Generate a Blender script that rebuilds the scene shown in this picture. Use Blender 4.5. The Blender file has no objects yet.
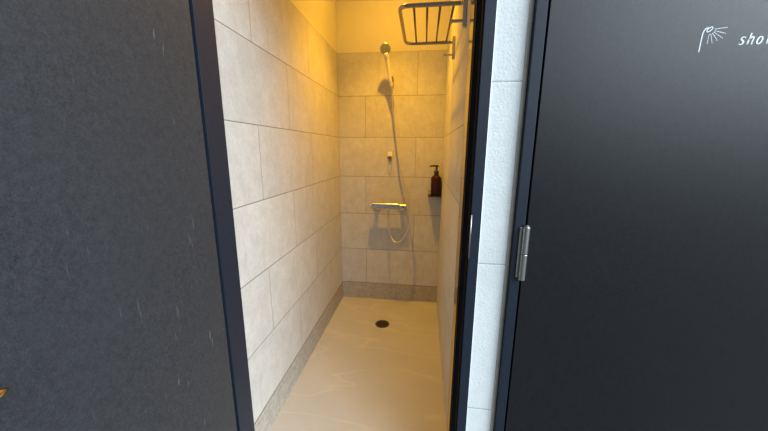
import bpy, bmesh, math, random
from math import sin, cos, pi, radians
from mathutils import Vector, Matrix

random.seed(4)
S = bpy.context.scene
COL = S.collection

# ------------------------------------------------------------------ materials
def new_mat(name):
    m = bpy.data.materials.new(name); m.use_nodes = True
    nt = m.node_tree
    b = next(n for n in nt.nodes if n.type == 'BSDF_PRINCIPLED')
    return m, nt, b

def N(nt, typ, **kw):
    n = nt.nodes.new(typ)
    for k, v in kw.items():
        setattr(n, k, v)
    return n

def link(nt, a, b):
    nt.links.new(a, b)

def math_node(nt, op, a, b=None, c=None):
    n = N(nt, 'ShaderNodeMath', operation=op)
    for i, v in enumerate((a, b, c)):
        if v is None: continue
        if isinstance(v, (int, float)): n.inputs[i].default_value = v
        else: link(nt, v, n.inputs[i])
    return n.outputs[0]

def noise(nt, vec, scale, detail=4, rough=0.55):
    n = N(nt, 'ShaderNodeTexNoise')
    n.inputs['Scale'].default_value = scale
    n.inputs['Detail'].default_value = detail
    n.inputs['Roughness'].default_value = rough
    link(nt, vec, n.inputs['Vector'])
    return n.outputs[0]

def mixc(nt, fac, a, b, mode='MIX'):
    n = N(nt, 'ShaderNodeMix', data_type='RGBA', blend_type=mode)
    if isinstance(fac, (int, float)): n.inputs[0].default_value = fac
    else: link(nt, fac, n.inputs[0])
    for sock, v in ((n.inputs[6], a), (n.inputs[7], b)):
        if isinstance(v, tuple): sock.default_value = (*v, 1)
        else: link(nt, v, sock)
    return n.outputs[2]

def maprange(nt, v, a, b, c=0.0, d=1.0):
    n = N(nt, 'ShaderNodeMapRange')
    link(nt, v, n.inputs[0])
    for i, x in enumerate((a, b, c, d)): n.inputs[i + 1].default_value = x
    return n.outputs[0]

def bump(nt, b, h, strength, dist=0.001):
    n = N(nt, 'ShaderNodeBump')
    n.inputs['Strength'].default_value = strength
    n.inputs['Distance'].default_value = dist
    link(nt, h, n.inputs['Height'])
    link(nt, n.outputs[0], b.inputs['Normal'])

def objvec(nt):
    return N(nt, 'ShaderNodeTexCoord').outputs['Object']

def simple(name, col, rough=0.5, metal=0.0, spec=0.5, nscale=0, namt=0.0, bscale=0, bamt=0.0, bdist=0.0005):
    m, nt, b = new_mat(name)
    b.inputs['Roughness'].default_value = rough
    b.inputs['Metallic'].default_value = metal
    b.inputs['Specular IOR Level'].default_value = spec
    v = objvec(nt)
    ns = noise(nt, v, nscale or 30, 4)
    f = maprange(nt, ns, 0.3, 0.7)
    lo = tuple(c * (1 - (namt or 0.04)) for c in col); hi = tuple(min(1, c * (1 + (namt or 0.04))) for c in col)
    link(nt, mixc(nt, f, lo, hi), b.inputs['Base Color'])
    if bamt:
        bump(nt, b, noise(nt, v, bscale, 3), bamt, bdist)
    return m

def tile_mat(name, axis, off_even, off_odd, base=0.141, h=0.3, w=0.6, shift=0.0):
    """pale stone tile 600 x 300 laid in running bond; axis = horizontal object axis"""
    m, nt, b = new_mat(name)
    v = objvec(nt)
    sep = N(nt, 'ShaderNodeSeparateXYZ'); link(nt, v, sep.inputs[0])
    u = sep.outputs[axis]; z = sep.outputs[2]
    rz = math_node(nt, 'DIVIDE', math_node(nt, 'SUBTRACT', z, base), h)
    row = math_node(nt, 'FLOOR', rz)
    fz = math_node(nt, 'FRACT', rz)
    par = math_node(nt, 'FLOORED_MODULO', row, 2.0)          # 1 for the topmost row (row 5)
    off = math_node(nt, 'ADD', math_node(nt, 'MULTIPLY', par, off_odd - off_even), off_even)
    ru = math_node(nt, 'DIVIDE', math_node(nt, 'SUBTRACT', u, off), w)
    colm = math_node(nt, 'FLOOR', ru); fu = math_node(nt, 'FRACT', ru)
    dz = math_node(nt, 'MULTIPLY', math_node(nt, 'MINIMUM', fz, math_node(nt, 'SUBTRACT', 1.0, fz)), h)
    du = math_node(nt, 'MULTIPLY', math_node(nt, 'MINIMUM', fu, math_node(nt, 'SUBTRACT', 1.0, fu)), w)
    d = math_node(nt, 'MINIMUM', dz, math_node(nt, 'MULTIPLY', du, 1.3))
    grout = maprange(nt, d, 0.0010, 0.0024, 1.0, 0.0)
    comb = N(nt, 'ShaderNodeCombineXYZ'); link(nt, row, comb.inputs[0]); link(nt, colm, comb.inputs[1])
    wn = N(nt, 'ShaderNodeTexWhiteNoise', noise_dimensions='3D'); link(nt, comb.outputs[0], wn.inputs['Vector'])
    # each tile reads its own patch of stone
    sc = N(nt, 'ShaderNodeVectorMath', operation='SCALE'); link(nt, wn.outputs['Color'], sc.inputs[0]); sc.inputs[3].default_value = 7.0
    add = N(nt, 'ShaderNodeVectorMath', operation='ADD'); link(nt, v, add.inputs[0]); link(nt, sc.outputs[0], add.inputs[1])
    tv = add.outputs[0]
    cloud = noise(nt, tv, 13, 8, 0.72)
    fine = noise(nt, tv, 85, 5, 0.75)
    st = N(nt, 'ShaderNodeMapping'); link(nt, tv, st.inputs[0]); st.inputs['Scale'].default_value = (3.4, 3.4, 0.8); st.inputs['Rotation'].default_value = (0.5, 0.5, 0.0)
    vein = noise(nt, st.outputs[0], 9, 6, 0.65)
    c = mixc(nt, maprange(nt, cloud, 0.32, 0.68), (0.51, 0.488, 0.447), (0.63, 0.612, 0.575))
    c = mixc(nt, maprange(nt, vein, 0.54, 0.66, 0, 0.42), c, (0.46, 0.43, 0.385))
    c = mixc(nt, maprange(nt, fine, 0.48, 0.7, 0, 0.5), c, (0.42, 0.395, 0.355))
    tone = maprange(nt, wn.outputs['Value'], 0, 1, 0.93, 1.03)
    hs = N(nt, 'ShaderNodeHueSaturation'); link(nt, c, hs.inputs['Color']); link(nt, tone, hs.inputs['Value'])
    c = mixc(nt, grout, hs.outputs[0], (0.20, 0.17, 0.135))
    link(nt, c, b.inputs['Base Color'])
    b.inputs['Roughness'].default_value = 0.48
    b.inputs['Specular IOR Level'].default_value = 0.4
    hgt = math_node(nt, 'SUBTRACT', math_node(nt, 'MULTIPLY', fine, 0.25), grout)
    bump(nt, b, hgt, 0.5, 0.0012)
    return m

def base_mat():
    m, nt, b = new_mat('rough_stone_base')
    v = objvec(nt)
    f = noise(nt, v, 38, 6, 0.72); g = noise(nt, v, 12, 4)
    c = mixc(nt, maprange(nt, f, 0.35, 0.68), (0.31, 0.28, 0.235), (0.49, 0.46, 0.40))
    c = mixc(nt, maprange(nt, g, 0.4, 0.65, 0, 0.4), c, (0.33, 0.30, 0.25))
    sep = N(nt, 'ShaderNodeSeparateXYZ'); link(nt, v, sep.inputs[0])
    # butt joints along the strip
    s = math_node(nt, 'ADD', sep.outputs[0], sep.outputs[1])
    fu = math_node(nt, 'FRACT', math_node(nt, 'DIVIDE', math_node(nt, 'ADD', s, 1.212), 0.6))
    du = math_node(nt, 'MULTIPLY', math_node(nt, 'MINIMUM', fu, math_node(nt, 'SUBTRACT', 1.0, fu)), 0.6)
    top = maprange(nt, sep.outputs[2], 0.1375, 0.1395, 0, 1)
    gr = math_node(nt, 'MAXIMUM', maprange(nt, du, 0.001, 0.002, 1, 0), top)
    c = mixc(nt, gr, c, (0.27, 0.235, 0.19))
    link(nt, c, b.inputs['Base Color'])
    b.inputs['Roughness'].default_value = 0.7
    bump(nt, b, f, 0.6, 0.002)
    return m

def floor_mat():
    m, nt, b = new_mat('trowelled_resin_floor')
    v = objvec(nt)
    a = noise(nt, v, 2.2, 5, 0.6)
    mp = N(nt, 'ShaderNodeMapping'); link(nt, v, mp.inputs[0])
    mp.inputs['Rotation'].default_value = (0, 0, -1.0); mp.inputs['Scale'].default_value = (1, 3.2, 1)
    sm = noise(nt, mp.outputs[0], 1.5, 2.5, 0.45)
    f = noise(nt, v, 90, 3)
    c = mixc(nt, maprange(nt, a, 0.3, 0.7), (0.375, 0.36, 0.325), (0.435, 0.42, 0.385))
    # sweeping trowel lines, lighter along one contour of the stretched noise
    d = math_node(nt, 'ABSOLUTE', math_node(nt, 'SUBTRACT', sm, 0.52))
    c = mixc(nt, maprange(nt, d, 0.0, 0.022, 0.24, 0.0), c, (0.60, 0.56, 0.48))
    sp = maprange(nt, noise(nt, v, 26, 2), 0.74, 0.78, 0, 0.6)
    c = mixc(nt, sp, c, (0.36, 0.26, 0.16))
    link(nt, c, b.inputs['Base Color'])
    b.inputs['Roughness'].default_value = 0.42
    b.inputs['Specular IOR Level'].default_value = 0.35
    bump(nt, b, math_node(nt, 'ADD', sm, math_node(nt, 'MULTIPLY', f, 0.1)), 0.12, 0.003)
    return m

def door_mat(name, lo, hi, rough, spec, scratch=False, grain=420):
    m, nt, b = new_mat(name)
    v = objvec(nt)
    f = noise(nt, v, grain, 4, 0.8)
    g = noise(nt, v, 90, 5, 0.75)
    big = noise(nt, v, 3.0, 4)
    k = math_node(nt, 'ADD', math_node(nt, 'MULTIPLY', f, 0.6), math_node(nt, 'MULTIPLY', g, 0.4))
    c = mixc(nt, maprange(nt, k, 0.36, 0.64), lo, hi)
    mid = tuple((x + y) * 0.55 for x, y in zip(lo, hi))
    c = mixc(nt, maprange(nt, big, 0.35, 0.7, 0, 0.45), c, mid)
    if scratch:
        mp = N(nt, 'ShaderNodeMapping'); link(nt, v, mp.inputs[0])
        mp.inputs['Rotation'].default_value = (0.25, 0, 0); mp.inputs['Scale'].default_value = (1, 9, 1.0)
        s = noise(nt, mp.outputs[0], 11, 3, 0.5)
        patch = maprange(nt, noise(nt, v, 5.5, 2), 0.5, 0.62)
        sc = math_node(nt, 'MULTIPLY', maprange(nt, s, 0.66, 0.72, 0, 0.45), patch)
        c = mixc(nt, sc, c, (0.22, 0.225, 0.235))
    link(nt, c, b.inputs['Base Color'])
    b.inputs['Roughness'].default_value = rough
    b.inputs['Specular IOR Level'].default_value = spec
    bump(nt, b, k, 0.45, 0.0008)
    return m

def outer_wall_mat():
    m, nt, b = new_mat('white_stippled_block_paint')
    v = objvec(nt)
    sep = N(nt, 'ShaderNodeSeparateXYZ'); link(nt, v, sep.inputs[0])
    z = sep.outputs[2]
    rz = math_node(nt, 'FRACT', math_node(nt, 'DIVIDE', math_node(nt, 'SUBTRACT', z, 0.400), 0.5135))
    dz = math_node(nt, 'MULTIPLY', math_node(nt, 'MINIMUM', rz, math_node(nt, 'SUBTRACT', 1.0, rz)), 0.5135)
    joint = maprange(nt, dz, 0.0014, 0.0045, 1, 0)
    core = maprange(nt, dz, 0.0008, 0.0022, 1, 0)
    st = noise(nt, v, 130, 3, 0.6)
    st2 = noise(nt, v, 45, 3, 0.5)
    c = mixc(nt, maprange(nt, st2, 0.3, 0.7), (0.72, 0.74, 0.735), (0.77, 0.79, 0.785))
    c = mixc(nt, math_node(nt, 'MULTIPLY', core, 0.75), c, (0.34, 0.36, 0.35))
    link(nt, c, b.inputs['Base Color'])
    b.inputs['Roughness'].default_value = 0.55
    b.inputs['Specular IOR Level'].default_value = 0.35
    lump = maprange(nt, st, 0.42, 0.62)
    hgt = math_node(nt, 'SUBTRACT', lump, math_node(nt, 'MULTIPLY', joint, 2.2))
    bump(nt, b, hgt, 0.28, 0.0015)
    return m

M = {}
M['tile_left'] = tile_mat('pale_stone_tile_side', 1, -0.31, -0.012)
M['tile_back'] = tile_mat('pale_stone_tile_back', 0, 0.208, 0.0 - 0.005)
M['tile_right'] = tile_mat('pale_stone_tile_far_side', 1, -0.31, -0.012)
M['base'] = base_mat()
M['floor'] = floor_mat()
M['paint'] = simple('cream_wall_paint', (0.74, 0.70, 0.52), 0.6, nscale=8, namt=0.02, bscale=160, bamt=0.1)
M['ceil'] = simple('white_ceiling_paint', (0.82, 0.80, 0.74), 0.7)
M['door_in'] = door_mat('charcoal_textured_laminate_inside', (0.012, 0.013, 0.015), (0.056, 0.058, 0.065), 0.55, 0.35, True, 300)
M['door_out'] = door_mat('charcoal_textured_laminate_outside', (0.001, 0.001, 0.0013), (0.014, 0.0145, 0.017), 0.35, 0.42, False, 420)
M['frame'] = simple('dark_navy_frame_enamel', (0.011, 0.017, 0.030), 0.5, spec=0.35, nscale=60, namt=0.12, bscale=300, bamt=0.12)
M['outer'] = outer_wall_mat()
M['seal'] = simple('beige_caulk', (0.50, 0.475, 0.41), 0.65, nscale=40, namt=0.08)
M['seal_w'] = simple('white_caulk', (0.86, 0.88, 0.88), 0.45)
M['steel'] = simple('brushed_stainless_steel', (0.58, 0.56, 0.53), 0.28, 1.0, nscale=120, namt=0.08)
M['hinge'] = simple('satin_hinge_steel', (0.50, 0.49, 0.47), 0.34, 1.0, nscale=150, namt=0.1)
M['chrome'] = simple('polished_chrome', (0.80, 0.80, 0.80), 0.10, 1.0)
M['satin'] = simple('satin_chrome', (0.52, 0.50, 0.46), 0.30, 1.0)
M['hosem'] = simple('spiral_steel_hose', (0.62, 0.59, 0.54), 0.35, 0.7)
M['trimmetal'] = simple('bronze_tinted_metal_edging', (0.50, 0.42, 0.31), 0.13, 1.0, nscale=5, namt=0.03)
M['rack'] = simple('stainless_rack_tube', (0.36, 0.33, 0.30), 0.26, 1.0)
M['rackdark'] = simple('dark_rack_wire', (0.14, 0.11, 0.085), 0.35, 1.0)
M['brass'] = simple('warm_brass_lever', (0.86, 0.58, 0.30), 0.22, 1.0)
M['plastic_d'] = simple('dark_grey_spray_plate', (0.17, 0.16, 0.15), 0.45)
M['plastic_l'] = simple('light_grey_plastic', (0.62, 0.60, 0.56), 0.35)
M['black'] = simple('black_plastic', (0.012, 0.010, 0.010), 0.35)
M['smoke'] = simple('dark_brown_shelf_acrylic', (0.035, 0.020, 0.015), 0.2)
M['drain'] = simple('dark_bronze_drain', (0.10, 0.075, 0.055), 0.4, 0.8)
M['draind'] = simple('drain_well_black', (0.010, 0.009, 0.008), 0.7)
M['white'] = simple('white_door_lettering', (0.86, 0.89, 0.91), 0.5)
M['whitep'] = simple('white_holder_plastic', (0.82, 0.80, 0.76), 0.35)
M['ground'] = simple('grey_concrete_paving', (0.16, 0.16, 0.155), 0.8, nscale=12, namt=0.15, bscale=80, bamt=0.3)
M['hidden_board'] = simple('plain_board', (0.5, 0.5, 0.48), 0.8)

def bottle_mat():
    m, nt, b = new_mat('dark_amber_bottle')
    v = objvec(nt)
    c = mixc(nt, maprange(nt, noise(nt, v, 25), 0.3, 0.7), (0.026, 0.0035, 0.003), (0.036, 0.005, 0.004))
    link(nt, c, b.inputs['Base Color'])
    b.inputs['Roughness'].default_value = 0.12
    b.inputs['Specular IOR Level'].default_value = 0.3
    return m
M['amber'] = bottle_mat()
m, nt, b = new_mat('clear_smoked_lip')
link(nt, mixc(nt, maprange(nt, noise(nt, objvec(nt), 20), 0.3, 0.7), (0.86, 0.80, 0.72), (0.90, 0.84, 0.76)), b.inputs['Base Color'])
b.inputs['Roughness'].default_value = 0.1; b.inputs['Alpha'].default_value = 0.28
M['lip'] = m
m, nt, b = new_mat('warm_lamp_diffuser')
b.inputs['Emission Color'].default_value = (1, 0.52, 0.10, 1); b.inputs['Emission Strength'].default_value = 12
b.inputs['Base Color'].default_value = (1, 0.9, 0.7, 1)
M['glow'] = m

# ------------------------------------------------------------------ mesh helpers
def obj(name, bm, mat, parent=None, smooth=False, bevel=0.0, seg=2):
    me = bpy.data.meshes.new(name)
    bm.normal_update()
    bm.to_mesh(me); bm.free()
    me.materials.append(mat)
    if smooth:
        for p in me.polygons: p.use_smooth = True
    o = bpy.data.objects.new(name, me); COL.objects.link(o)
    if parent: o.parent = parent
    if bevel:
        md = o.modifiers.new('bevel', 'BEVEL'); md.width = bevel; md.segments = seg; md.limit_method = 'ANGLE'; md.angle_limit = radians(40)
        md.harden_normals = False
    return o

def empty(name, loc=(0, 0, 0)):
    """an Empty at the world origin keeps child coordinates in metres of the room"""
    o = bpy.data.objects.new(name, None); COL.objects.link(o)
    o.location = loc; o.empty_display_size = 0.05
    return o

def base_at(root):
    """children are modelled in room coordinates; shift them under the Empty's own place"""
    for c in root.children:
        c.matrix_parent_inverse = Matrix.Translation(-Vector(root.location))

def tag(o, label=None, cat=None, group=None, kind=None):
    if label: o['label'] = label
    if cat: o['category'] = cat
    if group: o['group'] = group
    if kind: o['kind'] = kind
    return o

def box(bm, x0, x1, y0, y1, z0, z1):
    vs = [bm.verts.new((x, y, z)) for x in (x0, x1) for y in (y0, y1) for z in (z0, z1)]
    F = [(0, 1, 3, 2), (4, 6, 7, 5), (0, 4, 5, 1), (2, 3, 7, 6), (0, 2, 6, 4), (1, 5, 7, 3)]
    for f in F: bm.faces.new([vs[i] for i in f])
    return bm

def B(*boxes):
    bm = bmesh.new()
    for b_ in boxes: box(bm, *b_)
    bmesh.ops.recalc_face_normals(bm, faces=bm.faces)
    return bm

def prism(bm, poly, z0, z1):
    """vertical extrusion of an XY polygon"""
    lo = [bm.verts.new((x, y, z0)) for x, y in poly]; hi = [bm.verts.new((x, y, z1)) for x, y in poly]
    n = len(poly)
    bm.faces.new(lo[::-1]); bm.faces.new(hi)
    for i in range(n):
        bm.faces.new([lo[i], lo[(i + 1) % n], hi[(i + 1) % n], hi[i]])
    bmesh.ops.recalc_face_normals(bm, faces=bm.faces)

def catmull(pts, n=8):
    P = [Vector(p) for p in pts]; P = [2 * P[0] - P[1]] + P + [2 * P[-1] - P[-2]]
    out = []
    for i in range(1, len(P) - 2):
        for k in range(n):
            t = k / n
            a, b_, c, d = P[i - 1], P[i], P[i + 1], P[i + 2]
            out.append(0.5 * ((2 * b_) + (c - a) * t + (2 * a - 5 * b_ + 4 * c - d) * t * t + (3 * b_ - a - 3 * c + d) * t ** 3))
    out.append(P[-2]); return out

def tube(bm, pts, r, n=12, cap=True, flat=1.0):
    """r: number or list; a parallel-transported round sweep"""
    pts = [Vector(p) for p in pts]
    rs = r if isinstance(r, (list, tuple)) else [r] * len(pts)
    t0 = (pts[1] - pts[0]).normalized()
    up = Vector((0, 0, 1)) if abs(t0.z) < 0.9 else Vector((1, 0, 0))
    nrm = t0.cross(up).normalized(); rings = []
    for i, p in enumerate(pts):
        t = (pts[min(i + 1, len(pts) - 1)] - pts[max(i - 1, 0)]).normalized()
        nrm = (nrm - t * nrm.dot(t)).normalized(); bn = t.cross(nrm)
        rings.append([bm.verts.new(p + (nrm * cos(2 * pi * k / n) + bn * sin(2 * pi * k / n) * flat) * rs[i]) for k in range(n)])
    for a, b_ in zip(rings, rings[1:]):
        for k in range(n):
            bm.faces.new([a[k], a[(k + 1) % n], b_[(k + 1) % n], b_[k]])
    if cap:
        bm.faces.new(rings[0][::-1]); bm.faces.new(rings[-1])
    bmesh.ops.recalc_face_normals(bm, faces=bm.faces)
    return bm

def lathe(bm, prof, centre, axis=(0, 0, 1), n=32):
    """prof: list of (radius, height) along axis"""
    ax = Vector(axis).normalized()
    up = Vector((0, 0, 1)) if abs(ax.z) < 0.9 else Vector((1, 0, 0))
    u = ax.cross(up).normalized(); v = ax.cross(u); c = Vector(centre); rings = []
    for r, h in prof:
        if r < 1e-6: rings.append([bm.verts.new(c + ax * h)])
        else: rings.append([bm.verts.new(c + ax * h + (u * cos(2 * pi * k / n) + v * sin(2 * pi * k / n)) * r) for k in range(n)])
    for a, b_ in zip(rings, rings[1:]):
        for k in range(n):
            k2 = (k + 1) % n
            if len(a) == 1 and len(b_) > 1: bm.faces.new([a[0], b_[k2], b_[k]])
            elif len(b_) == 1 and len(a) > 1: bm.faces.new([a[k], a[k2], b_[0]])
            elif len(a) > 1: bm.faces.new([a[k], a[k2], b_[k2], b_[k]])
    bmesh.ops.recalc_face_normals(bm, faces=bm.faces)
    return bm

def T(pts, r, **k): return tube(bmesh.new(), pts, r, **k)
def L(prof, c, axis=(0, 0, 1), n=32): return lathe(bmesh.new(), prof, c, axis, n)

def struct(name, bm, mat, parent=None, label=None, **k):
    o = obj(name, bm, mat, parent, **k)
    if parent is None: o['kind'] = 'structure'
    if label: o['label'] = label
    return o

# ------------------------------------------------------------------ the shower room
W, ZT, ZC = 0.80, 1.941, 2.46          # width, top of tiling, ceiling
YF, YR = -1.43, -1.20                  # where left and right tiled faces end
ZB = 0.141                             # top of the base course
TOP = 2.04                             # door head

struct('floor', B((0.0, W, -1.46, 0.0, -0.06, 0.0)), M['floor'], label='beige trowelled resin shower floor around the round drain')
wl = struct('wall_left', B((-0.10, 0.0, YF, 0.0, ZB, ZT)), M['tile_left'], label='long pale stone tiled wall left of the shower floor')
struct('upper_paint', B((-0.10, -0.003, YF, 0.0, ZT, ZC)), M['paint'], wl, label='yellow lit painted strip above the tiles')
wb = struct('wall_back', B((-0.10, W + 0.10, 0.0, 0.10, ZB, ZT)), M['tile_back'], label='narrow tiled end wall carrying the shower mixer')
struct('upper_paint', B((-0.10, W + 0.10, 0.003, 0.10, ZT, ZC)), M['paint'], wb, label='yellow lit painted strip above the tiles')
wr = struct('wall_right', B((W, W + 0.10, YR, 0.0, -0.06, ZT)), M['tile_right'], label='pale tiled side wall under the wire rack')
struct('upper_paint', B((W + 0.003, W + 0.10, YR, 0.0, ZT, ZC)), M['paint'], wr, label='painted strip above the tiles')
struct('baseboard_left', B((-0.10, 0.003, YF, 0.0, -0.06, ZB - 0.001)), M['base'], label='rough stone base course along the left tiled wall')
struct('baseboard_back', B((0.003, W, -0.003, 0.10, -0.06, ZB - 0.001)), M['base'], label='rough stone base course below the mixer wall')
struct('ceiling', B((-0.10, W + 0.10, -1.5, 0.10, ZC, ZC + 0.08)), M['ceil'], label='shower room ceiling with one round downlight')
struct('trim_1', B((W, W + 0.06, -1.42, YR - 0.001, -0.06, ZC)), M['trimmetal'], bevel=0.0015, label='bronze tinted metal edging where right tiles meet the door frame')

# ------------------------------------------------------------------ outer wall
ow = B((-1.2, -0.028, -1.50, -1.40, -0.06, 2.9), (0.8265, 0.9200, -1.50, -1.40, -0.06, 2.9), (1.80, 3.2, -1.50, -1.40, -0.06, 2.9),
       (-0.028, 0.8265, -1.50, -1.40, TOP + 0.03, 2.9), (0.9200, 1.80, -1.50, -1.40, TOP + 0.03, 2.9))
struct('wall_front', ow, M['outer'], label='white stippled block wall between the two dark door frames')
struct('trim_2', T([(0.8268, -1.5005, -0.06), (0.8268, -1.5005, 1.0), (0.8268, -1.5005, TOP + 0.03)], 0.0035, n=10), M['seal_w'], smooth=True, label='white caulk bead between the shower door frame and white wall')
struct('trim_3', B((0.9090, 0.9203, -1.5030, -1.495, -0.06, TOP + 0.03)), M['seal'], bevel=0.002, label='beige caulk band between white wall and closed door frame')

# ------------------------------------------------------------------ open shower door: frame and leaf
def frame_profile(sx):  # sx(x) maps a profile x measured outward from the opening edge
    return [(sx(0.039), -1.40), (sx(0.0), -1.40), (sx(0.0), -1.475), (sx(0.010), -1.475), (sx(0.010), -1.52), (sx(0.039), -1.52)]
bm = bmesh.new()
prism(bm, [(0.826, -1.42), (0.787, -1.42), (0.787, -1.475), (0.797, -1.475), (0.797, -1.52), (0.826, -1.52)], -0.02, TOP + 0.03)
prism(bm, [(-0.026, -1.43), (0.004, -1.43), (0.004, -1.48), (0.004, -1.52), (-0.026, -1.52)], -0.02, TOP + 0.03)
box(bm, 0.003, 0.797, -1.52, -1.43, TOP, TOP + 0.03)
bmesh.ops.recalc_face_normals(bm, faces=bm.faces)
fr = struct('trim_4', bm, M['frame'], bevel=0.0012, label='dark navy metal frame around the open shower doorway')
M['reveal_dark'] = simple('black_reveal_shade', (0.006, 0.006, 0.007), 0.85, spec=0.1)  # matte black for strips added to put shade on the frame reveal
g_ = obj('shade_strips', B((0.7835, 0.7866, -1.4745, -1.4215, 0.0, TOP), (0.7935, 0.7966, -1.5165, -1.4760, 0.0, TOP)), M['reveal_dark'], fr, bevel=0.001); g_['label'] = 'black strips standing in for shade on the frame reveal'
o = obj('strike_plate', T([(0.7985, -1.5185, 0.935), (0.7985, -1.5185, 1.0), (0.7985, -1.5185, 1.066)], 0.0021, n=8), M['hinge'], fr, smooth=True)
o['label'] = 'thin chrome strike lip on the dark frame'
struct('trim_5', B((0.0, W, -1.52, -1.46, -0.06, 0.012)), M['steel'], bevel=0.002, label='metal threshold of the shower doorway')

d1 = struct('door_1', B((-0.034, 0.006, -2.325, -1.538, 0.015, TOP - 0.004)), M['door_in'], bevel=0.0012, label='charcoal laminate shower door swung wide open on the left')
# lever handle: rose, neck, lever pointing back to the hinge, ending in a blunt point
hd = obj('door_handle', L([(0.0, 0), (0.026, 0), (0.026, 0.006), (0.023, 0.008), (0.0, 0.008)], (0.006, -2.265, 0.905), (1, 0, 0)), M['brass'], d1, smooth=False, bevel=0.001)
hd['label'] = 'warm brass lever handle'
lv = bmesh.new()
tube(lv, [(0.012, -2.265, 0.905), (0.040, -2.265, 0.905), (0.052, -2.258, 0.905), (0.056, -2.243, 0.9045), (0.056, -2.20, 0.903), (0.055, -2.15, 0.901), (0.054, -2.118, 0.899), (0.053, -2.098, 0.8975), (0.053, -2.086, 0.8965)],
     [0.009, 0.009, 0.0098, 0.0105, 0.0105, 0.010, 0.0095, 0.007, 0.002], n=16)
obj('lever', lv, M['brass'], hd, smooth=True)

# ------------------------------------------------------------------ closed door with the sign
bm = bmesh.new()
prism(bm, [(0.9203, -1.40), (0.9203, -1.52), (0.9475, -1.52), (0.9475, -1.462), (0.962, -1.462), (0.962, -1.40)], -0.02, TOP + 0.03)
prism(bm, [(1.80, -1.40), (1.80, -1.52), (1.772, -1.52), (1.772, -1.462), (1.757, -1.462), (1.757, -1.40)], -0.02, TOP + 0.03)
box(bm, 0.9475, 1.772, -1.52, -1.40, TOP, TOP + 0.03)
bmesh.ops.recalc_face_normals(bm, faces=bm.faces)
fr2 = struct('trim_6', bm, M['frame'], bevel=0.0012, label='dark navy metal frame of the closed door on the right')
YD = -1.515
d2 = struct('door_2', B((0.9542, 1.768, YD, YD + 0.040, 0.012, TOP - 0.004)), M['door_out'], bevel=0.001, label='closed charcoal laminate door with white shower sign')

hg = bmesh.new()
zc, hh = 0.960, 0.079
box(hg, 0.9335, 0.9475, -1.5235, -1.5195, zc - hh + 0.004, zc + hh - 0.004)
box(hg, 0.9505, 0.9600, -1.5235, -1.5150, zc - hh + 0.006, zc + hh - 0.006)
bmesh.ops.recalc_face_normals(hg, faces=hg.faces)
hgo = obj('hinge', hg, M['hinge'], d2, bevel=0.0008); hgo['label'] = 'satin steel lift off hinge'
for a, b_ in ((zc - hh, zc - 0.0008), (zc + 0.0008, zc + hh)):
    obj('knuckle', L([(0.0, a), (0.0078, a), (0.0088, a + 0.0015), (0.0088, b_ - 0.0015), (0.0078, b_), (0.0, b_)], (0.9490, -1.5310, 0), n=20), M['hinge'], hgo, smooth=False, bevel=0.0004)
obj('pin_cap', L([(0.0, zc + hh - 0.002), (0.0065, zc + hh - 0.002), (0.0065, zc + hh + 0.003), (0.004, zc + hh + 0.005), (0.0, zc + hh + 0.0055)], (0.9490, -1.5310, 0), n=20), M['hinge'], hgo, smooth=False)

# flat marks on the door: ribbons a fraction of a millimetre thick
def ribbon(bm, pts, w, closed=False, y=YD, th=0.0006):
    P = [Vector((p[0], 0, p[1])) for p in pts]; n = len(P)
    ws = w if isinstance(w, (list, tuple)) else [w] * n
    Lf, Rt = [], []
    for i, p in enumerate(P):
        a = P[(i - 1) % n] if closed or i > 0 else p; c = P[(i + 1) % n] if closed or i < n - 1 else p
        t = (c - a).normalized(); nn = Vector((-t.z, 0, t.x)) * ws[i] / 2
        Lf.append(p + nn); Rt.append(p - nn)
    m = n if closed else n - 1
    v = [[bm.verts.new((q.x, yy, q.z)) for q in s] for s in (Lf, Rt) for yy in (y - th, y + 0.0002)]
    lf, lb, rf, rb = v
    for i in range(m):
        j = (i + 1) % n
        bm.faces.new([lf[i], lf[j], rf[j], rf[i]]); bm.faces.new([lb[i], rb[i], rb[j], lb[j]])
        bm.faces.new([lf[i], lb[i], lb[j], lf[j]]); bm.faces.new([rf[i], rf[j], rb[j], rb[i]])
    if not closed:
        bm.faces.new([lf[0], rf[0], rb[0], lb[0]]); bm.faces.new([lf[-1], lb[-1], rb[-1], rf[-1]])
    bmesh.ops.recalc_face_normals(bm, faces=bm.faces)

def smooth2(pts, n=6):
    return [(p.x, p.y) for p in catmull([(a, b_, 0) for a, b_ in pts], n)]

em = bmesh.new()
# riser pipe bending into the head
ribbon(em, smooth2([(1.3032, 1.4815), (1.3036, 1.498), (1.3038, 1.514), (1.3050, 1.5250), (1.3085, 1.5315), (1.3140, 1.5340)]), 0.0024)
# tilted oval head
hc, ha, hb, ang = (1.3175, 1.5300), 0.0070, 0.0034, radians(40)
ribbon(em, [(hc[0] + ha * cos(t) * cos(ang) - hb * sin(t) * sin(ang), hc[1] + ha * cos(t) * sin(ang) + hb * sin(t) * cos(ang)) for t in [2 * pi * k / 28 for k in range(28)]], 0.0020, closed=True)
for a in (6, -15, -33, -51, -72, -92):
    d = Vector((cos(radians(a)), sin(radians(a)))); ln = 0.0355 if a > -50 else 0.031
    s0 = 0.0095; k = 0
    while s0 < ln:
        s1 = min(s0 + (0.0048 if a not in (-92, -72) else 0.003), ln)
        c0 = Vector((hc[0] + 0.001, hc[1] - 0.0005))
        ribbon(em, [tuple(c0 + d * s0), tuple(c0 + d * s1)], 0.0014); s0 = s1 + 0.0011
o = obj('emblem', em, M['white'], d2); o['label'] = 'white line drawing of a spraying shower head'

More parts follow.
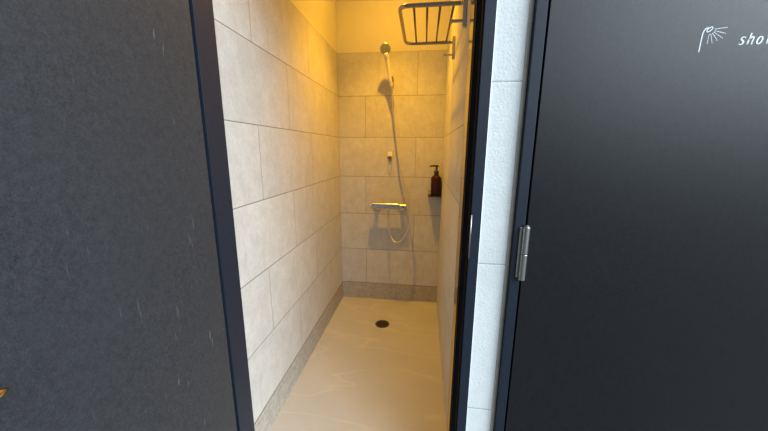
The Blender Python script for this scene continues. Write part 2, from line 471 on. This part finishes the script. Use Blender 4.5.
# italic serif lettering: outlines on a unit grid, x-height 1, sheared
GL = {
 's': ([[(0.62, 0.80), (0.50, 0.96), (0.30, 0.98), (0.14, 0.88), (0.13, 0.70), (0.32, 0.55), (0.50, 0.42), (0.56, 0.24), (0.46, 0.07), (0.24, 0.02), (0.06, 0.10), (0.02, 0.26)]], [0.10, 0.13, 0.15, 0.16, 0.2, 0.24, 0.22, 0.18, 0.15, 0.13, 0.12, 0.10], [[(0.62, 0.98), (0.62, 0.74)], [(0.02, 0.28), (0.02, 0.02)]], 0.84),
 'h': ([[(0.13, 0.62), (0.28, 0.85), (0.48, 0.98), (0.64, 0.90), (0.66, 0.70), (0.64, 0.30), (0.66, 0.06), (0.78, 0.06)]], None, [[(0.13, 1.48), (0.13, 0.0)], [(0.0, 1.45), (0.13, 1.48)], [(0.02, 0.02), (0.24, 0.02)]], 0.98),
 'o': ('ring', None, [], 0.96),
 'w': ([[(0.02, 0.92), (0.14, 0.96), (0.20, 0.60), (0.26, 0.04), (0.44, 0.40), (0.58, 0.94)], [(0.58, 0.94), (0.62, 0.50), (0.68, 0.04), (0.90, 0.42), (0.98, 0.94)]], None, [], 1.16),
 'e': ([[(0.10, 0.50), (0.34, 0.54), (0.54, 0.66), (0.56, 0.86), (0.40, 0.98), (0.20, 0.86), (0.08, 0.56), (0.10, 0.22), (0.28, 0.03), (0.52, 0.10), (0.64, 0.24)]], None, [], 0.84),
 'r': ([[(0.14, 0.55), (0.26, 0.84), (0.42, 0.98), (0.58, 0.92)]], None, [[(0.15, 0.96), (0.15, 0.0)], [(0.0, 0.92), (0.15, 0.96)], [(0.02, 0.02), (0.30, 0.02)]], 0.72),
}
lt = bmesh.new(); x0, z0, sz = 1.3835, 1.4950, 0.0164
cur = 0.0
for ch in 'shower':
    strokes, ws, straight, adv = GL[ch]
    f = lambda p: (x0 + (cur + p[0] + 0.22 * p[1]) * sz, z0 + p[1] * sz)
    if strokes == 'ring':
        n = 28
        ribbon(lt, [f((0.36 + 0.30 * cos(2 * pi * k / n), 0.5 + 0.48 * sin(2 * pi * k / n))) for k in range(n)], [sz * (0.13 + 0.09 * abs(cos(2 * pi * k / n))) for k in range(n)], closed=True)
    else:
        for s in strokes:
            q = smooth2([f(p) for p in s], 4)
            wv = [sz * 0.17] * len(q) if not ws else [sz * ws[min(int(i / 4), len(ws) - 1)] for i in range(len(q))]
            ribbon(lt, q, wv)
    for s in straight:
        ribbon(lt, [f(p) for p in s], sz * (0.20 if abs(s[0][1] - s[1][1]) > 0.6 else 0.10))
    cur += adv + 0.18
o = obj('lettering', lt, M['white'], d2); o['label'] = 'white italic word shower'

# ------------------------------------------------------------------ wire rack on the right wall
rk = tag(empty('towel_rack', (W, -0.80, 1.81)), 'stainless wire rack with hooks fixed high on the right tiled wall', 'rack')
zr, yn, yf, xl = 1.812, -1.028, -0.575, 0.540
def arc_corner(p, a, b_, r, n=6):
    p, a, b_ = Vector(p), Vector(a), Vector(b_)
    s = p + (a - p).normalized() * r; e = p + (b_ - p).normalized() * r
    return [tuple((1 - t) ** 2 * s + 2 * t * (1 - t) * p + t * t * e) for t in [k / n for k in range(n + 1)]]
path = [(0.793, yn - 0.052, zr)] + arc_corner((0.793, yn, zr), (0.793, yn - 0.05, zr), (xl, yn, zr), 0.015) + arc_corner((xl, yn, zr), (0.793, yn, zr), (xl, yf, zr), 0.045) + arc_corner((xl, yf, zr), (xl, yn, zr), (0.793, yf, zr), 0.045) + arc_corner((0.793, yf, zr), (xl, yf, zr), (0.793, yf - 0.05, zr), 0.015)+ [(0.793, yf - 0.045, zr)]
o = obj('outer_rail', T(path, 0.0082, n=14), M['rack'], rk, smooth=True)
for x in (0.598, 0.652, 0.704, 0.757):
    obj('cross_wire', T([(x, yn, zr + 0.004), (x, (yn + yf) / 2, zr + 0.004), (x, yf, zr + 0.004)], 0.0047, n=10), M['rackdark'], rk, smooth=True)
    obj('wire_tip', L([(0, -0.009), (0.006, -0.009), (0.0065, 0.004), (0, 0.006)], (x, yf, zr + 0.004), (0, 0, 1), 12), M['rackdark'], rk, smooth=True)
for y, zt, zk in ((yn - 0.058, 1.838, 1.728), (yf - 0.052, 1.824, 1.737)):
    br = obj('wall_bracket', B((0.786, 0.7995, y - 0.008, y + 0.008, zk - 0.023, zt)), M['steel'], rk, bevel=0.002)
    hk = bmesh.new()
    tube(hk, [(0.790, y, zk), (0.768, y, zk), (0.748, y, zk)], 0.0058, n=12)
    tube(hk, [(0.748, y, zk), (0.743, y, zk)], 0.0098, n=16)
    obj('peg_hook', hk, M['steel'], br, smooth=False)
base_at(rk)

# ------------------------------------------------------------------ mixer bar
mx = tag(empty('shower_mixer', (0.40, 0.0, 0.82)), 'horizontal chrome thermostatic mixer bar on the end wall', 'shower mixer')
obj('mixer_body', B((0.268, 0.482, -0.091, -0.057, 0.800, 0.843)), M['satin'], mx, bevel=0.006, seg=3)
for x0_, x1_ in ((0.258, 0.268), ):
    obj('end_knob', L([(0.0, x0_), (0.017, x0_), (0.0195, x0_ + 0.003), (0.0195, x1_), (0, x1_)], (0, -0.070, 0.8215), (1, 0, 0), 24), M['chrome'], mx)
kn = [(0.0, 0.484), (0.0205, 0.484), (0.0205, 0.532), (0.0180, 0.537), (0.0, 0.538)]
k_ = obj('control_knob', L(kn, (0, -0.070, 0.8215), (1, 0, 0), 24), M['steel'], mx)
obj('knob_stop', B((0.508, 0.520, -0.098, -0.088, 0.816, 0.827)), M['black'], k_, bevel=0.001)
for x in (0.300, 0.500):
    e = obj('wall_union', L([(0.0, 0.001), (0.030, 0.001), (0.030, 0.008), (0.020, 0.014), (0.0165, 0.016), (0.0165, 0.060), (0, 0.060)], (x, 0.0, 0.806), (0, -1, 0), 28), M['chrome'], mx, smooth=False, bevel=0.0005)
obj('hose_outlet', L([(0.0, 0), (0.009, 0), (0.0105, 0.004), (0.0105, 0.022), (0, 0.022)], (0.397, -0.070, 0.780), (0, 0, 1), 20), M['chrome'], mx)
base_at(mx)

# ------------------------------------------------------------------ hand shower, hose, holders
hs = tag(empty('hand_shower', (0.41, -0.10, 1.69)), 'chrome hand shower with round dark face and long metal hose', 'hand shower')
fc = Vector((0.376, -0.150, 1.916)); ax = Vector((0.05, -0.93, -0.36)).normalized()
obj('shower_head', L([(0.0, -0.026), (0.014, -0.026), (0.024, -0.020), (0.0350, -0.006), (0.0375, 0.0), (0.0370, 0.005), (0.0330, 0.0062), (0.0, 0.0062)], fc, ax, 36), M['satin'], hs, smooth=True, bevel=0.0)
fp = bmesh.new(); lathe(fp, [(0.0, 0.0060), (0.0325, 0.0060), (0.0320, 0.0080), (0.0, 0.0085)], fc, ax, 32)
f_ = obj('spray_face', fp, M['plastic_d'], hs); f_['label'] = 'dark grey round spray face'
nz = bmesh.new(); u = ax.cross(Vector((0, 0, 1))).normalized(); v = ax.cross(u)
for rr, cnt in ((0.008, 6), (0.016, 12), (0.025, 18)):
    for k in range(cnt):
        c = fc + (u * cos(2 * pi * k / cnt) + v * sin(2 * pi * k / cnt)) * rr
        lathe(nz, [(0.0, 0.0078), (0.0014, 0.0078), (0.0010, 0.0105), (0.0, 0.0105)], c, ax, 6)
obj('nozzles', nz, M['plastic_l'], f_)
hb_ = (0.4145, -0.083, 1.686)
obj('handle', T(catmull([(0.379, -0.138, 1.895), (0.388, -0.122, 1.850), (0.398, -0.106, 1.790), (0.408, -0.092, 1.722), hb_], 5), [0.018] * 4 + [0.0150] * 6 + [0.0140] * 6 + [0.0125] * 5, n=18), M['plastic_l'], hs, smooth=True)
obj('hose_nut', L([(0.0, 0.0), (0.008, 0.0), (0.0105, 0.006), (0.0105, 0.030), (0.0, 0.030)], (0.4160, -0.080, 1.656), (-0.05, -0.10, 0.99), 18), M['steel'], hs)
hp = [(0.4162, -0.079, 1.658), (0.421, -0.066, 1.56), (0.434, -0.052, 1.44), (0.449, -0.048, 1.32), (0.469, -0.050, 1.17), (0.508, -0.060, 1.02), (0.549, -0.080, 0.869), (0.573, -0.104, 0.757), (0.561, -0.124, 0.662),
      (0.519, -0.132, 0.577), (0.461, -0.122, 0.545), (0.420, -0.094, 0.588), (0.401, -0.080, 0.672), (0.397, -0.072, 0.74), (0.397, -0.070, 0.782)]
cp = catmull(hp, 34)
obj('hose', T(cp, [0.0070 if i % 2 else 0.0058 for i in range(len(cp))], n=10), M['hosem'], hs, smooth=True)
base_at(hs)

def holder(loc, label, big=True):
    t = tag(empty('shower_holder', loc), label, 'holder')
    x, y, z = loc
    obj('wall_plate', B((x - 0.017, x + 0.017, -0.010, -0.0005, z - 0.030, z + 0.030)), M['whitep'] if not big else M['steel'], t, bevel=0.003)
    a = bmesh.new()
    if big:
        box(a, x - 0.010, x + 0.010, -0.066, -0.010, z - 0.010, z + 0.012)
        bmesh.ops.recalc_face_normals(a, faces=a.faces)
        obj('arm', a, M['steel'], t, bevel=0.003)
        obj('cradle', L([(0.0135, -0.016), (0.0175, -0.016), (0.0185, 0.018), (0.0142, 0.018), (0.0135, -0.016)], (x + 0.004, -0.086, z), (-0.12, -0.22, 0.97), 22), M['plastic_d'], t)
    else:
        obj('cradle', L([(0.0125, -0.010), (0.0165, -0.010), (0.0175, 0.010), (0.0130, 0.010), (0.0125, -0.010)], (x, -0.030, z - 0.014), (0, -0.25, 0.97), 22), M['plastic_d'], t)
    base_at(t)
    return t
holder((0.406, 0, 1.735), 'upper wall holder gripping the hand shower handle')
holder((0.399, 0, 1.202), 'small empty white wall holder above the mixer bar', False)

# ------------------------------------------------------------------ corner shelf and pump bottle
sh = tag(empty('wall_shelf', (0.752, 0, 0.905)), 'small dark brown shelf in the right corner of the end wall', 'shelf')
obj('shelf_board', B((0.698, 0.798, -0.100, -0.0005, 0.903, 0.9122)), M['smoke'], sh, bevel=0.002)
lp = B((0.698, 0.7005, -0.060, -0.0005, 0.9122, 0.944), (0.7005, 0.798, -0.003, -0.0005, 0.9122, 0.944))
o = obj('shelf_lip', lp, M['lip'], sh); o['label'] = 'clear smoked upstand'
base_at(sh)
bt = tag(empty('pump_bottle', (0.754, -0.050, 0.914)), 'dark amber pump bottle standing on the small corner shelf', 'bottle')
bx, by, bz = 0.7555, -0.050, 0.9125
obj('bottle_body', L([(0, 0), (0.036, 0), (0.0385, 0.003), (0.0385, 0.120), (0.0360, 0.135), (0.027, 0.145), (0.016, 0.153), (0.0135, 0.157), (0.0135, 0.166), (0, 0.166)], (bx, by, bz), (0, 0, 1), 36), M['amber'], bt, smooth=True)
obj('collar', L([(0, 0.157), (0.0185, 0.157), (0.0185, 0.180), (0.014, 0.186), (0.008, 0.188), (0, 0.188)], (bx, by, bz), (0, 0, 1), 24), M['black'], bt)
pm = obj('pump', L([(0, 0.186), (0.0075, 0.186), (0.0075, 0.212), (0.015, 0.213), (0.0165, 0.219), (0.0155, 0.225), (0, 0.227)], (bx, by, bz), (0, 0, 1), 20), M['black'], bt)
obj('nozzle', T([(bx, by, bz + 0.2195), (bx - 0.022, by - 0.002, bz + 0.2205), (bx - 0.043, by - 0.004, bz + 0.2185), (bx - 0.050, by - 0.005, bz + 0.213)], [0.0075, 0.0068, 0.0062, 0.005], n=12), M['black'], pm, smooth=True)
base_at(bt)

# ------------------------------------------------------------------ floor drain
dr = tag(empty('floor_drain', (0.395, -0.387, 0)), 'round dark metal drain set in the beige shower floor', 'drain')
dc = (0.395, -0.387, 0.0)
obj('drain_rim', L([(0.038, 0.0005), (0.052, 0.0005), (0.0515, 0.0025), (0.040, 0.0035), (0.038, 0.0030), (0.038, 0.0005)], dc, n=40), M['drain'], dr)
obj('well', L([(0, 0.0006), (0.0385, 0.0006), (0.0385, 0.0012), (0, 0.0012)], dc, n=32), M['draind'], dr)
gr = bmesh.new()
for k in range(-3, 4):
    yy = k * 0.0105; hw = math.sqrt(0.0385 ** 2 - yy ** 2)
    box(gr, dc[0] - hw, dc[0] + hw, dc[1] + yy - 0.0022, dc[1] + yy + 0.0022, 0.0013, 0.0032)
box(gr, dc[0] - 0.0035, dc[0] + 0.0035, dc[1] - 0.0385, dc[1] + 0.0385, 0.0012, 0.0034)
bmesh.ops.recalc_face_normals(gr, faces=gr.faces)
obj('grate', gr, M['drain'], dr)
base_at(dr)

# ------------------------------------------------------------------ downlight
LX, LY = 0.425, -0.49
dl = tag(empty('ceiling_downlight', (LX, LY, ZC)), 'round warm downlight in the shower ceiling near the end wall', 'ceiling light')
obj('trim_ring', L([(0.045, -0.001), (0.060, -0.001), (0.058, -0.006), (0.046, -0.009), (0.045, -0.001)], (LX, LY, ZC), n=40), M['whitep'], dl)
obj('diffuser', L([(0, -0.0005), (0.045, -0.0005), (0.045, -0.003), (0, -0.003)], (LX, LY, ZC), n=32), M['glow'], dl)
base_at(dl)
# the lamp throws a reflector beam downwards and a softer wide spill
LC = (1.0, 0.49, 0.025)
la = bpy.data.lights.new('downlight_beam', 'SPOT'); la.spot_size = radians(94); la.spot_blend = 1.0; la.shadow_soft_size = 0.016; la.energy = 106; la.color = LC
lo = bpy.data.objects.new('downlight_beam', la); COL.objects.link(lo); lo.location = (LX, LY, ZC - 0.035)
lb = bpy.data.lights.new('downlight_spill', 'AREA'); lb.shape = 'DISK'; lb.size = 0.05; lb.energy = 5.4; lb.color = LC
lo = bpy.data.objects.new('downlight_spill', lb); COL.objects.link(lo); lo.location = (LX, LY, ZC - 0.012)

# ------------------------------------------------------------------ outdoors
struct('ground', B((-8, 8, -12, -1.52, -0.10, -0.02)), M['ground'], label='grey concrete paving outside the doors')

w = bpy.data.worlds.new('World'); S.world = w; w.use_nodes = True
nt = w.node_tree
for n in list(nt.nodes): nt.nodes.remove(n)
out = N(nt, 'ShaderNodeOutputWorld'); bg = N(nt, 'ShaderNodeBackground'); link(nt, bg.outputs[0], out.inputs[0])
tc = N(nt, 'ShaderNodeTexCoord'); nv = N(nt, 'ShaderNodeVectorMath', operation='NORMALIZE'); link(nt, tc.outputs['Generated'], nv.inputs[0])
sep = N(nt, 'ShaderNodeSeparateXYZ'); link(nt, nv.outputs[0], sep.inputs[0])
hz = maprange(nt, sep.outputs[2], -0.02, 0.22)
dot = N(nt, 'ShaderNodeVectorMath', operation='DOT_PRODUCT'); link(nt, nv.outputs[0], dot.inputs[0])
dot.inputs[1].default_value = Vector((0.77, -0.58, 0.46)).normalized()
lobe = math_node(nt, 'POWER', math_node(nt, 'MAXIMUM', dot.outputs['Value'], 0.0), 9.0)
amt = math_node(nt, 'ADD', math_node(nt, 'MULTIPLY', lobe, 12.0), 0.16)
c = mixc(nt, hz, (0.05, 0.05, 0.05), (0.84, 0.97, 1.07))
link(nt, c, bg.inputs['Color']); link(nt, amt, bg.inputs['Strength'])

# ------------------------------------------------------------------ camera (phone, wide lens, tipped a little down)
yaw, pitch, roll, F = -0.1247, -0.2104, 0.0057, 307.77
f = Vector((sin(yaw) * cos(pitch), cos(yaw) * cos(pitch), sin(pitch)))
r = Vector((cos(yaw), -sin(yaw), 0)); u = r.cross(f)
r2 = cos(roll) * r + sin(roll) * u; u2 = -sin(roll) * r + cos(roll) * u
cd = bpy.data.cameras.new('camera'); cam = bpy.data.objects.new('camera', cd); COL.objects.link(cam)
cd.sensor_fit = 'HORIZONTAL'; cd.sensor_width = 36; cd.lens = F / 768 * 36; cd.clip_start = 0.01
mw = Matrix((r2, u2, -f)).transposed().to_4x4(); mw.translation = Vector((0.65635, -2.40811, 1.24782))
cam.matrix_world = mw
S.camera = cam
S.view_settings.view_transform = 'Standard'; S.view_settings.look = 'None'
S.view_settings.exposure = 0.0; S.view_settings.gamma = 1.0; S.view_settings.use_curve_mapping = False
